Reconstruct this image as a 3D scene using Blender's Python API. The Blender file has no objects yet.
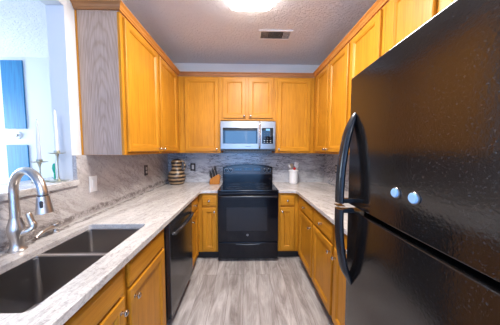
import bpy, bmesh, math, random
from mathutils import Vector, Matrix
random.seed(4)
S = bpy.context.scene
COL = S.collection
PI = math.pi

# ------------------------------------------------------------ camera
cam_d = bpy.data.cameras.new('camera'); cam = bpy.data.objects.new('camera', cam_d); COL.objects.link(cam)
cam_d.sensor_width = 36.0; cam_d.sensor_fit = 'HORIZONTAL'; cam_d.lens = 194.4 * 36.0 / 500.0
cam_d.clip_start = 0.02
cam.location = (-0.037, -3.057, 1.418)
cam.matrix_world = (Matrix.Translation((-0.037, -3.057, 1.418)) @ Matrix.Rotation(-0.0241, 4, 'Z')
                    @ Matrix.Rotation(PI / 2 - 0.0631, 4, 'X') @ Matrix.Rotation(0.0031, 4, 'Z'))
S.camera = cam

# ------------------------------------------------------------ world, daylight, exposure
W = bpy.data.worlds.new('world'); S.world = W; W.use_nodes = True
W.node_tree.nodes['Background'].inputs[0].default_value = (0.22, 0.50, 1.0, 1)
W.node_tree.nodes['Background'].inputs[1].default_value = 1.2

def area(name, loc, rot, sx, sy, power, col):
    d = bpy.data.lights.new(name, 'AREA'); d.shape = 'RECTANGLE'; d.size = sx; d.size_y = sy
    d.energy = power; d.color = col
    o = bpy.data.objects.new(name, d); COL.objects.link(o); o.location = loc; o.rotation_euler = rot
    return o
# daylight entering by the glazed doors behind the camera and by the windows of the room next door
area('daylight_rear', (0.0, -5.9, 1.25), (PI / 2, 0, 0), 2.0, 2.0, 78, (0.20, 0.48, 1.0))
area('daylight_side', (-4.9, -0.85, 1.5), (PI / 2, 0, -PI / 2), 1.3, 1.7, 118, (0.74, 0.89, 1.0))
area('daylight_dining', (-3.2, -5.9, 1.4), (PI / 2, 0, 0), 2.0, 1.8, 34, (0.10, 0.38, 1.0))
# added fill light behind the camera, not a fixture of the room
pl = bpy.data.lights.new('rear_fill_light', 'POINT'); pl.energy = 95; pl.shadow_soft_size = 0.25; pl.color = (1.0, 0.96, 0.93)
plo = bpy.data.objects.new('rear_fill_light', pl); COL.objects.link(plo); plo.location = (0.0, -4.9, 2.5)
S.view_settings.view_transform = 'Standard'; S.view_settings.look = 'None'
S.view_settings.exposure = 0.0; S.view_settings.gamma = 1.0; S.view_settings.use_curve_mapping = False

# ------------------------------------------------------------ materials
def mat(name, col=(0.8, 0.8, 0.8), rough=0.5, metal=0.0, spec=0.5, emit=None, es=1.0, coat=0.0):
    m = bpy.data.materials.new(name); m.use_nodes = True
    b = m.node_tree.nodes['Principled BSDF']
    b.inputs['Base Color'].default_value = (*col, 1); b.inputs['Roughness'].default_value = rough
    b.inputs['Metallic'].default_value = metal; b.inputs['Specular IOR Level'].default_value = spec
    b.inputs['Coat Weight'].default_value = coat; b.inputs['Coat Roughness'].default_value = 0.08
    if emit: b.inputs['Emission Color'].default_value = (*emit, 1); b.inputs['Emission Strength'].default_value = es
    return m
def N(m, t, **kw):
    n = m.node_tree.nodes.new(t)
    for k, v in kw.items():
        if hasattr(n, k): setattr(n, k, v)
        else: n.inputs[k.replace('_', ' ')].default_value = v
    return n
def L(m, a, b): m.node_tree.links.new(a, b)
def BS(m): return m.node_tree.nodes['Principled BSDF']
def coords(m, scale=(1, 1, 1), rot=(0, 0, 0)):
    g = N(m, 'ShaderNodeNewGeometry'); mp = N(m, 'ShaderNodeMapping')
    mp.inputs['Scale'].default_value = scale; mp.inputs['Rotation'].default_value = rot
    L(m, g.outputs['Position'], mp.inputs['Vector']); return mp.outputs['Vector']
def rotfirst(m, rot, scale):
    g = N(m, 'ShaderNodeNewGeometry'); a = N(m, 'ShaderNodeMapping'); b = N(m, 'ShaderNodeMapping')
    a.inputs['Rotation'].default_value = rot; b.inputs['Scale'].default_value = scale
    L(m, g.outputs['Position'], a.inputs['Vector']); L(m, a.outputs['Vector'], b.inputs['Vector']); return b.outputs['Vector']
def ramp(m, fac, stops):
    r = N(m, 'ShaderNodeValToRGB'); e = r.color_ramp.elements
    while len(e) < len(stops): e.new(0.5)
    for i, (p, c) in enumerate(stops):
        e[i].position = p; e[i].color = (*c, 1) if len(c) == 3 else c
    L(m, fac, r.inputs['Fac']); return r.outputs['Color']
def mixc(m, fac, a, b, mode='MIX'):
    n = N(m, 'ShaderNodeMix', data_type='RGBA', blend_type=mode)
    for s, v in ((n.inputs['Factor'], fac), (n.inputs['A'], a), (n.inputs['B'], b)):
        if isinstance(v, (int, float)): s.default_value = v
        elif isinstance(v, tuple): s.default_value = (*v, 1)
        else: L(m, v, s)
    return n.outputs['Result']
def bump(m, h, strength=0.2, dist=0.01):
    b = N(m, 'ShaderNodeBump'); b.inputs['Strength'].default_value = strength; b.inputs['Distance'].default_value = dist
    L(m, h, b.inputs['Height']); L(m, b.outputs['Normal'], BS(m).inputs['Normal'])

def oak(name, axis='Z', light=(0.57, 0.25, 0.018), dark=(0.34, 0.11, 0.004), rough=0.38, cath=False):
    m = mat(name, rough=rough, spec=0.28)
    sc = {'Z': (38, 38, 1.6), 'X': (1.6, 38, 38), 'Y': (38, 1.6, 38)}[axis]
    sf = {'Z': (160, 160, 5), 'X': (5, 160, 160), 'Y': (160, 5, 160)}[axis]
    n1 = N(m, 'ShaderNodeTexNoise', Scale=1.0, Detail=5.0, Roughness=0.6, Distortion=0.25); L(m, coords(m, sc), n1.inputs['Vector'])
    n2 = N(m, 'ShaderNodeTexNoise', Scale=1.0, Detail=3.0, Roughness=0.6); L(m, coords(m, sf), n2.inputs['Vector'])
    n3 = N(m, 'ShaderNodeTexNoise', Scale=3.0, Detail=2.0); L(m, coords(m), n3.inputs['Vector'])
    c1 = ramp(m, n1.outputs['Fac'], [(0.3, dark), (0.5, tuple((a + b) / 2 * 1.05 for a, b in zip(light, dark))), (0.68, light)])
    c1 = mixc(m, 0.45, light, c1)
    c2 = ramp(m, n2.outputs['Fac'], [(0.40, (0.62, 0.54, 0.42)), (0.52, (1, 1, 1))])
    c = mixc(m, 0.42, c1, c2, 'MULTIPLY')
    c3 = ramp(m, n3.outputs['Fac'], [(0.3, (0.86, 0.82, 0.76)), (0.7, (1.08, 1.08, 1.08))])
    c = mixc(m, 0.8, c, c3, 'MULTIPLY')
    L(m, c, BS(m).inputs['Base Color']); bump(m, n2.outputs['Fac'], 0.06, 0.002)
    return m
OAKV = oak('oak_upright_grain'); OAKX = oak('oak_cross_grain', 'X'); OAKY = oak('oak_lengthwise_grain', 'Y')
TRIM_X = oak('crown_oak_cross_shaded', 'X', (0.38, 0.175, 0.07), (0.25, 0.10, 0.035)); TRIM_Y = oak('crown_oak_long', 'Y', (0.60, 0.26, 0.06), (0.42, 0.15, 0.03))  # same oak; camera-facing cross runs have their dimmer light put into the tone
# veneer side panel with arched (cathedral) grain, paler and greyer than the doors
VEN = mat('grey_oak_veneer', rough=0.4)
v = coords(VEN, (1, 1, 1)); w = N(VEN, 'ShaderNodeTexWave', wave_type='RINGS', rings_direction='Y', Scale=22.0, Distortion=5.0, Detail=4.0)
mp = N(VEN, 'ShaderNodeMapping'); mp.inputs['Location'].default_value = (1.10 * 1.0, 0, -1.0 * 0.16); mp.inputs['Scale'].default_value = (1.0, 0.3, 0.13)
L(VEN, v, mp.inputs['Vector']); L(VEN, mp.outputs['Vector'], w.inputs['Vector']); w.inputs['Detail Scale'].default_value = 1.2
nf = N(VEN, 'ShaderNodeTexNoise', Scale=1.0, Detail=4.0); L(VEN, coords(VEN, (170, 170, 6)), nf.inputs['Vector'])
c = ramp(VEN, w.outputs['Fac'], [(0.0, (0.37, 0.25, 0.18)), (0.3, (0.42, 0.295, 0.225)), (1.0, (0.44, 0.31, 0.24))])
c = mixc(VEN, 0.8, c, ramp(VEN, nf.outputs['Fac'], [(0.35, (0.7, 0.66, 0.62)), (0.55, (1, 1, 1))]), 'MULTIPLY')
L(VEN, c, BS(VEN).inputs['Base Color'])

def granite(name, rot, vein=(0.13, 0.105, 0.10), base=(0.60, 0.56, 0.54), warm=(0.47, 0.39, 0.35), vs=1.0, vlo=0.5, rough=0.2, streak=None, vmax=0.85):
    """rot turns the bedding so that the veins run along the mapped X axis"""
    m = mat(name, rough=rough, spec=0.5)
    a = rotfirst(m, rot, (1.1 * vs, 5.5 * vs, 5.5 * vs))
    n1 = N(m, 'ShaderNodeTexNoise', Scale=1.5, Detail=8.0, Roughness=0.62, Distortion=0.9); L(m, a, n1.inputs['Vector'])
    n2 = N(m, 'ShaderNodeTexNoise', Scale=26.0, Detail=6.0, Roughness=0.7, Distortion=0.5); L(m, coords(m), n2.inputs['Vector'])
    n3 = N(m, 'ShaderNodeTexNoise', Scale=2.4, Detail=6.0, Roughness=0.65, Distortion=1.4); L(m, rotfirst(m, rot, (1.6, 7, 7)), n3.inputs['Vector'])
    n4 = N(m, 'ShaderNodeTexNoise', Scale=120.0, Detail=2.0, Roughness=0.6); L(m, coords(m), n4.inputs['Vector'])
    c = ramp(m, n1.outputs['Fac'], [(0.32, warm), (0.5, base), (0.7, tuple(min(1, x * 1.22) for x in base))])
    sp = ramp(m, n2.outputs['Fac'], [(0.34, (0.60, 0.58, 0.60)), (0.43, (0.96, 0.95, 0.95)), (0.62, (1.04, 1.04, 1.04))])
    c = mixc(m, 0.75, c, sp, 'MULTIPLY')
    fn = ramp(m, n4.outputs['Fac'], [(0.34, (0.6, 0.58, 0.57)), (0.46, (1, 1, 1))])
    c = mixc(m, 0.5, c, fn, 'MULTIPLY')
    vm = ramp(m, n3.outputs['Fac'], [(vlo - 0.045, (0, 0, 0)), (vlo - 0.005, (1, 1, 1)), (vlo + 0.005, (1, 1, 1)), (vlo + 0.04, (0, 0, 0))])
    n5 = N(m, 'ShaderNodeTexNoise', Scale=1.7, Detail=3.0); L(m, coords(m), n5.inputs['Vector'])
    br = ramp(m, n5.outputs['Fac'], [(0.40, (0, 0, 0)), (0.52, (vmax, vmax, vmax))])
    vf = mixc(m, 1.0, vm, br, 'MULTIPLY')
    if streak:
        # one long dark seam: signed distance from a line in the slab plane
        g = N(m, 'ShaderNodeNewGeometry'); nx = N(m, 'ShaderNodeTexNoise', Scale=5.0, Detail=5.0, Roughness=0.65); L(m, g.outputs['Position'], nx.inputs['Vector'])
        dt = N(m, 'ShaderNodeVectorMath', operation='DOT_PRODUCT'); L(m, g.outputs['Position'], dt.inputs[0]); dt.inputs[1].default_value = streak[0]
        ma = N(m, 'ShaderNodeMath', operation='MULTIPLY_ADD'); L(m, nx.outputs['Fac'], ma.inputs[0]); ma.inputs[1].default_value = 0.10; L(m, dt.outputs['Value'], ma.inputs[2])
        sb = N(m, 'ShaderNodeMath', operation='SUBTRACT'); L(m, ma.outputs[0], sb.inputs[0]); sb.inputs[1].default_value = streak[1] + 0.05
        ab = N(m, 'ShaderNodeMath', operation='ABSOLUTE'); L(m, sb.outputs[0], ab.inputs[0])
        sf_ = ramp(m, ab.outputs[0], [(0.0, (0.95, 0.95, 0.95)), (0.014, (0.75, 0.75, 0.75)), (0.028, (0, 0, 0))])
        sf_ = mixc(m, 1.0, sf_, ramp(m, n2.outputs['Fac'], [(0.42, (0.08, 0.08, 0.08)), (0.54, (1, 1, 1))]), 'MULTIPLY')
        c = mixc(m, sf_, c, vein)
    c = mixc(m, vf, c, vein)
    L(m, c, BS(m).inputs['Base Color']); return m
G_TOP = granite('granite_counter_left', (0, 0, math.radians(-82)), base=(0.56, 0.535, 0.515), warm=(0.47, 0.43, 0.405), vmax=0.3, streak=((1, 0.012, 0), -1.222))
G_TOPR = granite('granite_counter_right', (0, 0, math.radians(-115)), base=(0.56, 0.53, 0.51), warm=(0.46, 0.42, 0.395), vmax=0.35)
G_LEFT = granite('granite_splash_left', (math.radians(32), 0, math.radians(-90)), base=(0.49, 0.455, 0.44), warm=(0.36, 0.32, 0.30), vs=1.6, vmax=0.45, streak=((0, -0.004, 1), 0.952))
G_BACK = granite('granite_splash_back', (0, math.radians(-4), 0), vein=(0.07, 0.065, 0.08), base=(0.46, 0.46, 0.48), warm=(0.27, 0.27, 0.29), vlo=0.47)
G_RIGHT = granite('granite_splash_right', (math.radians(8), 0, math.radians(-90)), vein=(0.07, 0.065, 0.08), base=(0.50, 0.50, 0.53), warm=(0.31, 0.31, 0.34))

WALL = mat('white_wall_paint', (0.71, 0.70, 0.69), 0.85)
n = N(WALL, 'ShaderNodeTexNoise', Scale=60.0, Detail=3.0); L(WALL, coords(WALL), n.inputs['Vector']); bump(WALL, n.outputs['Fac'], 0.12, 0.003)
WALLB = mat('blue_bounce_wall', (0.25, 0.45, 0.75), 0.85)  # unseen dining walls coloured blue so their bounced light tints the jamb
CEIL = mat('knockdown_ceiling', (0.84, 0.83, 0.85), 0.9)
n = N(CEIL, 'ShaderNodeTexNoise', Scale=38.0, Detail=3.0, Roughness=0.55, Distortion=0.8); L(CEIL, coords(CEIL), n.inputs['Vector'])
r = ramp(CEIL, n.outputs['Fac'], [(0.42, (0, 0, 0)), (0.56, (1, 1, 1))]); bump(CEIL, r, 0.8, 0.008)
# grey wood plank floor, planks run away from the camera
FLOOR = mat('grey_plank_floor', rough=0.42, spec=0.4)
g = N(FLOOR, 'ShaderNodeNewGeometry'); mp = N(FLOOR, 'ShaderNodeMapping'); mp.inputs['Rotation'].default_value = (0, 0, PI / 2); mp.inputs['Location'].default_value = (0.3, 0.06, 0)
L(FLOOR, g.outputs['Position'], mp.inputs['Vector'])
bk = N(FLOOR, 'ShaderNodeTexBrick'); bk.offset = 0.37; bk.inputs['Color1'].default_value = (0, 0, 0, 1); bk.inputs['Color2'].default_value = (1, 1, 1, 1)
bk.inputs['Mortar'].default_value = (0.5, 0.5, 0.5, 1); bk.inputs['Scale'].default_value = 1.0; bk.inputs['Mortar Size'].default_value = 0.0012
bk.inputs['Brick Width'].default_value = 1.22; bk.inputs['Row Height'].default_value = 0.15; bk.inputs['Bias'].default_value = 0.0
L(FLOOR, mp.outputs['Vector'], bk.inputs['Vector'])
ad = N(FLOOR, 'ShaderNodeVectorMath', operation='MULTIPLY_ADD'); L(FLOOR, bk.outputs['Color'], ad.inputs[0]); ad.inputs[1].default_value = (7, 13, 5)
L(FLOOR, coords(FLOOR, (13, 2.2, 1)), ad.inputs[2])
n1 = N(FLOOR, 'ShaderNodeTexNoise', Scale=1.0, Detail=7.0, Roughness=0.65, Distortion=0.8); L(FLOOR, ad.outputs[0], n1.inputs['Vector'])
n2 = N(FLOOR, 'ShaderNodeTexNoise', Scale=1.0, Detail=3.0); L(FLOOR, coords(FLOOR, (140, 6, 1)), n2.inputs['Vector'])
c = ramp(FLOOR, n1.outputs['Fac'], [(0.3, (0.20, 0.172, 0.16)), (0.47, (0.37, 0.335, 0.32)), (0.66, (0.57, 0.535, 0.52))])
c = mixc(FLOOR, 0.55, c, ramp(FLOOR, n2.outputs['Fac'], [(0.35, (0.75, 0.73, 0.72)), (0.6, (1.05, 1.05, 1.05))]), 'MULTIPLY')
c = mixc(FLOOR, 0.5, c, ramp(FLOOR, bk.outputs['Color'], [(0, (0.74, 0.73, 0.72)), (1, (1.16, 1.16, 1.16))]), 'MULTIPLY')
c = mixc(FLOOR, bk.outputs['Fac'], c, (0.13, 0.1, 0.09)); L(FLOOR, c, BS(FLOOR).inputs['Base Color'])

BLACK = mat('black_enamel', (0.005, 0.005, 0.008), 0.10, spec=0.3)
GLASSBLK = mat('black_glass', (0.004, 0.005, 0.008), 0.04, spec=0.5)
OVENWIN = mat('oven_window_glass', (0.013, 0.013, 0.017), 0.12, spec=0.4)
MWGLASS = mat('blue_grey_microwave_glass', (0.02, 0.035, 0.05), 0.05, spec=0.9)
PANELBR = mat('dark_bronze_panel', (0.03, 0.022, 0.018), 0.22, spec=0.6)
KICK = mat('black_toe_kick', (0.012, 0.009, 0.008), 0.6)
DWBLK = mat('black_dishwasher', (0.022, 0.021, 0.022), 0.16, spec=0.7)
STEEL = mat('brushed_steel', (0.27, 0.26, 0.255), 0.3, 1.0)
n = N(STEEL, 'ShaderNodeTexNoise', Scale=1.0, Detail=2.0); L(STEEL, coords(STEEL, (3, 3, 260)), n.inputs['Vector']); bump(STEEL, n.outputs['Fac'], 0.05, 0.001)
SINKM = mat('satin_sink_steel', (0.34, 0.315, 0.305), 0.33, 1.0)
n = N(SINKM, 'ShaderNodeTexNoise', Scale=34.0, Detail=6.0, Roughness=0.75); L(SINKM, coords(SINKM), n.inputs['Vector'])
L(SINKM, ramp(SINKM, n.outputs['Fac'], [(0.3, (0.27, 0.27, 0.27)), (0.7, (0.42, 0.42, 0.42))]), BS(SINKM).inputs['Roughness'])
SINKRIM = mat('bright_sink_rim', (0.88, 0.87, 0.86), 0.42, 1.0)
NICKEL = mat('brushed_nickel', (0.55, 0.51, 0.48), 0.33, 1.0)
CHROME = mat('polished_knob_metal', (0.55, 0.51, 0.47), 0.2, 1.0)
DARKM = mat('dark_rubber', (0.02, 0.02, 0.022), 0.5)
BRASS = mat('antique_brass', (0.52, 0.50, 0.40), 0.35, 1.0)
WAX = mat('white_candle_wax', (0.66, 0.66, 0.71), 0.5)
WHITEP = mat('white_plastic', (0.80, 0.79, 0.78), 0.4)
CERAM = mat('white_ceramic', (0.80, 0.79, 0.79), 0.15, coat=0.5)
BRPLATE = mat('dark_bronze_plate', (0.018, 0.010, 0.007), 0.4, 0.0)
SOCKET = mat('pale_socket_plastic', (0.55, 0.50, 0.46), 0.5)
BLUEP = mat('blue_stained_board', rough=0.5)
n = N(BLUEP, 'ShaderNodeTexNoise', Scale=1.0, Detail=5.0); L(BLUEP, coords(BLUEP, (90, 90, 3)), n.inputs['Vector'])
L(BLUEP, ramp(BLUEP, n.outputs['Fac'], [(0.3, (0.008, 0.13, 0.30)), (0.7, (0.02, 0.22, 0.43))]), BS(BLUEP).inputs['Base Color'])
GREEN = mat('green_glass', (0.02, 0.42, 0.26), 0.15)
DIFF = mat('lit_diffuser', (0.9, 0.9, 0.88), 0.4, emit=(1.0, 0.97, 0.93), es=16.0)
KNIFEW = oak('knife_block_wood', 'Z', (0.45, 0.17, 0.02), (0.28, 0.09, 0.008))
LIGHTW = mat('pale_wood_spoon', (0.55, 0.40, 0.25), 0.5)
RED = mat('red_silicone', (0.55, 0.02, 0.02), 0.4)
DISPLAY = mat('blue_lit_display', (0.02, 0.05, 0.1), 0.2, emit=(0.25, 0.6, 1.0), es=1.2)
WHITEINK = mat('pale_grey_ink', (0.55, 0.56, 0.58), 0.5)
GREYINK = mat('dark_grey_ink', (0.05, 0.05, 0.055), 0.5)
RING = mat('grey_burner_print', (0.09, 0.09, 0.10), 0.15)
# black textured fridge skin
FRIDGE = mat('black_textured_steel', (0.008, 0.007, 0.007), 0.3, spec=0.85)
n = N(FRIDGE, 'ShaderNodeTexNoise', Scale=130.0, Detail=2.0, Roughness=0.5); L(FRIDGE, coords(FRIDGE), n.inputs['Vector'])
bump(FRIDGE, n.outputs['Fac'], 0.16, 0.0018)
n = N(FRIDGE, 'ShaderNodeTexNoise', Scale=5.0, Detail=5.0, Roughness=0.7); L(FRIDGE, coords(FRIDGE), n.inputs['Vector'])
L(FRIDGE, ramp(FRIDGE, n.outputs['Fac'], [(0.3, (0.10, 0.10, 0.10)), (0.7, (0.15, 0.15, 0.15))]), BS(FRIDGE).inputs['Roughness'])
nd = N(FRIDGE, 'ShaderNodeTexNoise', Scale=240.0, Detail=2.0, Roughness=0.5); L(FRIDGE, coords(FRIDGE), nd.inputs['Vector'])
sparkle = ramp(FRIDGE, nd.outputs['Fac'], [(0.62, (0, 0, 0)), (0.72, (0.26, 0.27, 0.3))])  # sparkle highlights painted into the skin as pale dots
L(FRIDGE, mixc(FRIDGE, sparkle, (0.008, 0.007, 0.007), (0.12, 0.13, 0.15)), BS(FRIDGE).inputs['Base Color'])
HANDLE = mat('black_gloss_handle', (0.012, 0.014, 0.018), 0.22, spec=0.5)
# striped pottery
JUG = mat('striped_pottery', rough=0.35)
g = N(JUG, 'ShaderNodeNewGeometry'); sx = N(JUG, 'ShaderNodeSeparateXYZ'); L(JUG, g.outputs['Position'], sx.inputs[0])
nj = N(JUG, 'ShaderNodeTexNoise', Scale=16.0, Detail=2.0); L(JUG, g.outputs['Position'], nj.inputs['Vector'])
m1 = N(JUG, 'ShaderNodeMath', operation='MULTIPLY_ADD'); L(JUG, nj.outputs['Fac'], m1.inputs[0]); m1.inputs[1].default_value = 0.012; L(JUG, sx.outputs['Z'], m1.inputs[2])
m2 = N(JUG, 'ShaderNodeMath', operation='MULTIPLY'); L(JUG, m1.outputs[0], m2.inputs[0]); m2.inputs[1].default_value = 1 / 0.052
m3 = N(JUG, 'ShaderNodeMath', operation='FRACT'); L(JUG, m2.outputs[0], m3.inputs[0])
c = ramp(JUG, m3.outputs[0], [(0.0, (0.27, 0.17, 0.09)), (0.46, (0.34, 0.235, 0.135)), (0.51, (0.018, 0.010, 0.007)), (0.94, (0.018, 0.010, 0.007))])
L(JUG, c, BS(JUG).inputs['Base Color'])

# ------------------------------------------------------------ mesh helpers
def BM(): return bmesh.new()
def box(bm, x0, x1, y0, y1, z0, z1, bev=0.0, mi=0):
    if x0 > x1: x0, x1 = x1, x0
    if y0 > y1: y0, y1 = y1, y0
    if z0 > z1: z0, z1 = z1, z0
    vs = [bm.verts.new(p) for p in ((x0,y0,z0),(x1,y0,z0),(x1,y1,z0),(x0,y1,z0),(x0,y0,z1),(x1,y0,z1),(x1,y1,z1),(x0,y1,z1))]
    fs = [bm.faces.new([vs[i] for i in q]) for q in ((3,2,1,0),(4,5,6,7),(0,1,5,4),(1,2,6,5),(2,3,7,6),(3,0,4,7))]
    for f in fs: f.material_index = mi
    if bev > 0:
        es = {e for f in fs for e in f.edges}
        bmesh.ops.bevel(bm, geom=list(es), offset=bev, segments=2, affect='EDGES', profile=0.5, material=mi)
    return vs
def rings(bm, rs, cap0=True, cap1=True, closed=True, mis=None):
    """loft a list of vertex-position rings"""
    R = [[bm.verts.new(p) for p in r] for r in rs]
    n = len(R[0])
    for a, b in zip(R, R[1:]):
        for i in range(n if closed else n - 1):
            f = bm.faces.new((a[i], a[(i+1) % n], b[(i+1) % n], b[i]))
            if mis: f.material_index = mis(i)
    if cap0: bm.faces.new(R[0][::-1])
    if cap1: bm.faces.new(R[-1])
    return R
def tube(bm, pts, rad, seg=14, flat=1.0):
    pts = [Vector(p) for p in pts]
    if not hasattr(rad, '__len__'): rad = [rad] * len(pts)
    t0 = (pts[1] - pts[0]).normalized(); up = Vector((0, 0, 1)) if abs(t0.z) < 0.9 else Vector((1, 0, 0))
    nrm = (up - t0 * up.dot(t0)).normalized(); rs = []
    for i, p in enumerate(pts):
        t = (pts[min(i+1, len(pts)-1)] - pts[max(i-1, 0)]).normalized()
        nrm = (nrm - t * nrm.dot(t)).normalized(); b = t.cross(nrm)
        rs.append([p + nrm * math.cos(2*PI*k/seg) * rad[i] + b * math.sin(2*PI*k/seg) * rad[i] * flat for k in range(seg)])
    rings(bm, rs)
def lathe(bm, c, prof, seg=24, axis='Z'):
    rs = []
    for r, h in prof:
        ring = []
        for k in range(seg):
            a = 2*PI*k/seg; u, v = r*math.cos(a), r*math.sin(a)
            d = {'Z': (u, v, h), 'X': (h, u, v), 'Y': (u, h, v), '-X': (-h, u, v), '-Y': (u, -h, v)}[axis]
            ring.append(Vector(c) + Vector(d))
        rs.append(ring)
    rings(bm, rs)
def spline(ctrl, n=8):
    P = [Vector(ctrl[0])] + [Vector(c) for c in ctrl] + [Vector(ctrl[-1])]; out = []
    for i in range(1, len(P) - 2):
        for k in range(n):
            t = k / n; a, b, c, d = P[i-1], P[i], P[i+1], P[i+2]
            out.append(0.5 * ((2*b) + (c-a)*t + (2*a-5*b+4*c-d)*t*t + (3*b-a-3*c+d)*t*t*t))
    out.append(P[-2]); return out
def slab(bm, outer, holes, z0, z1, bev=0.0):
    es = []
    for loop in [outer] + holes:
        vs = [bm.verts.new((x, y, z0)) for x, y in loop]
        es += [bm.edges.new((vs[i], vs[(i+1) % len(vs)])) for i in range(len(vs))]
    r = bmesh.ops.triangle_fill(bm, use_beauty=True, use_dissolve=False, edges=es)
    fs = [f for f in r['geom'] if isinstance(f, bmesh.types.BMFace)]
    e = bmesh.ops.extrude_face_region(bm, geom=fs)
    vs = [v for v in e['geom'] if isinstance(v, bmesh.types.BMVert)]
    bmesh.ops.translate(bm, vec=(0, 0, z1 - z0), verts=vs)
    bmesh.ops.recalc_face_normals(bm, faces=bm.faces)
    if bev:
        zt = z1
        be = [ed for ed in bm.edges if abs(ed.verts[0].co.z - zt) < 1e-6 and abs(ed.verts[1].co.z - zt) < 1e-6 and len(ed.link_faces) == 2 and ed.calc_face_angle(0) > 1.0]
        bmesh.ops.bevel(bm, geom=be, offset=bev, segments=3, affect='EDGES', profile=0.5)
def rrect(x0, x1, y0, y1, r, seg=5):
    out = []
    for cx, cy, a0 in ((x1-r, y1-r, 0), (x0+r, y1-r, 90), (x0+r, y0+r, 180), (x1-r, y0+r, 270)):
        for k in range(seg + 1):
            a = math.radians(a0 + 90*k/seg); out.append((cx + r*math.cos(a), cy + r*math.sin(a)))
    return out

def origin_of(o):
    v = Vector((0, 0, 0))
    while o is not None: v = v + o.location; o = o.parent
    return v
def smooth_by_angle(me, ang=35):
    for p in me.polygons: p.use_smooth = True
    bm = bmesh.new(); bm.from_mesh(me)
    for e in bm.edges:
        if len(e.link_faces) == 2: e.smooth = e.calc_face_angle(0) < math.radians(ang)
    bm.to_mesh(me); bm.free()
def obj(name, bm, mats, parent=None, smooth=True, recalc=True):
    """link bm (world coordinates) as ONE mesh object below parent"""
    if recalc: bmesh.ops.recalc_face_normals(bm, faces=bm.faces)
    me = bpy.data.meshes.new(name)
    if parent is None:
        xs = [v.co for v in bm.verts]
        o0 = Vector(((min(v.x for v in xs)+max(v.x for v in xs))/2, (min(v.y for v in xs)+max(v.y for v in xs))/2, min(v.z for v in xs)))
    else: o0 = origin_of(parent)
    bmesh.ops.translate(bm, vec=-o0, verts=bm.verts)
    bm.to_mesh(me); bm.free()
    for m in (mats if isinstance(mats, (list, tuple)) else [mats]): me.materials.append(m)
    if smooth: smooth_by_angle(me)
    o = bpy.data.objects.new(name, me); COL.objects.link(o)
    if smooth:
        wn_ = o.modifiers.new('weighted_normals', 'WEIGHTED_NORMAL'); wn_.keep_sharp = True; wn_.weight = 80
    if parent is None: o.location = o0
    else: o.parent = parent
    return o
def tag(o, label, cat, group=None):
    o['label'] = label; o['category'] = cat
    if group: o['group'] = group
    return o
def thing(name, label, cat, loc, group=None):
    o = bpy.data.objects.new(name, None); o.empty_display_size = 0.05; COL.objects.link(o); o.location = loc
    return tag(o, label, cat, group)
def struct(name, bm, m):
    o = obj(name, bm, m, smooth=False); o['kind'] = 'structure'; return o

# ------------------------------------------------------------ setting
XW0, XW1, YB, CZ = -1.270, 1.250, 0.030, 2.743   # wall faces and ceiling
XL, XR = -1.240, 1.220                            # faces of the stone splash
PT = 0.12                                         # partition thickness
bm = BM(); box(bm, -5.1, 1.40, -6.1, 0.15, -0.1, 0.0); struct('floor', bm, FLOOR)
bm = BM(); box(bm, -5.1, 1.40, -6.1, 0.15, CZ, CZ + 0.1); struct('ceiling', bm, CEIL)
bm = BM(); box(bm, XW0 - PT, 1.40, YB, 0.15, 0, CZ); struct('wall_back', bm, WALL)
bm = BM(); box(bm, XW1, 1.40, -6.0, YB, 0, CZ); struct('wall_right', bm, WALL)
bm = BM()
OY0, OY1, OZ0, OZ1 = -3.25, -1.645, 1.165, 2.395
box(bm, XW0 - PT, XW0, OY1, YB, 0, CZ); box(bm, XW0 - PT, XW0, OY0, OY1, 0, OZ0)
box(bm, XW0 - PT, XW0, OY0, OY1, OZ1, CZ); box(bm, XW0 - PT, XW0, -3.9, OY0, 0, CZ)
struct('wall_left', bm, WALL)
# room beyond the pass-through and the wall behind the camera
bm = BM(); box(bm, -5.0, XW0 - PT, -0.10, 0.15, 0, CZ); struct('wall_dining_back', bm, WALL)
bm = BM()
box(bm, -5.1, -5.0, -6.0, 0.15, 0, 0.6); box(bm, -5.1, -5.0, -6.0, 0.15, 2.4, CZ)
box(bm, -5.1, -5.0, -0.15, 0.15, 0.6, 2.4); box(bm, -5.1, -5.0, -6.0, -1.55, 0.6, 2.4)
struct('wall_dining_left', bm, WALLB)
bm = BM()
box(bm, -5.1, -4.25, -6.1, -6.0, 0, CZ); box(bm, -4.25, -2.15, -6.1, -6.0, 0, 0.45); box(bm, -4.25, -2.15, -6.1, -6.0, 2.35, CZ)
struct('wall_dining_rear', bm, WALLB); bm = BM()
box(bm, -2.15, -1.05, -6.1, -6.0, 0, CZ); box(bm, -1.05, 1.05, -6.1, -6.0, 2.3, CZ); box(bm, 1.05, 1.40, -6.1, -6.0, 0, CZ)
struct('wall_rear', bm, WALL)
def win(name, x0, x1, z0, z1, mull):
    bm = BM(); t = 0.05
    box(bm, x0, x0+t, -6.08, -6.02, z0, z1); box(bm, x1-t, x1, -6.08, -6.02, z0, z1)
    box(bm, x0+t, x1-t, -6.08, -6.02, z0, z0+t); box(bm, x0+t, x1-t, -6.08, -6.02, z1-t, z1)
    for x in mull: box(bm, x-t/2, x+t/2, -6.08, -6.02, z0+t, z1-t)
    struct(name, bm, WHITEP)
win('window_1', -1.05, 1.05, 0, 2.3, [0]); win('window_2', -4.25, -2.15, 0.45, 2.35, [-3.2])
bm = BM(); box(bm, -5.08, -5.02, -1.55, -1.50, 0.6, 2.4); box(bm, -5.08, -5.02, -0.20, -0.15, 0.6, 2.4)
box(bm, -5.08, -5.02, -1.5, -0.2, 0.6, 0.65); box(bm, -5.08, -5.02, -1.5, -0.2, 2.35, 2.4); struct('window_3', bm, WHITEP)

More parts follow.
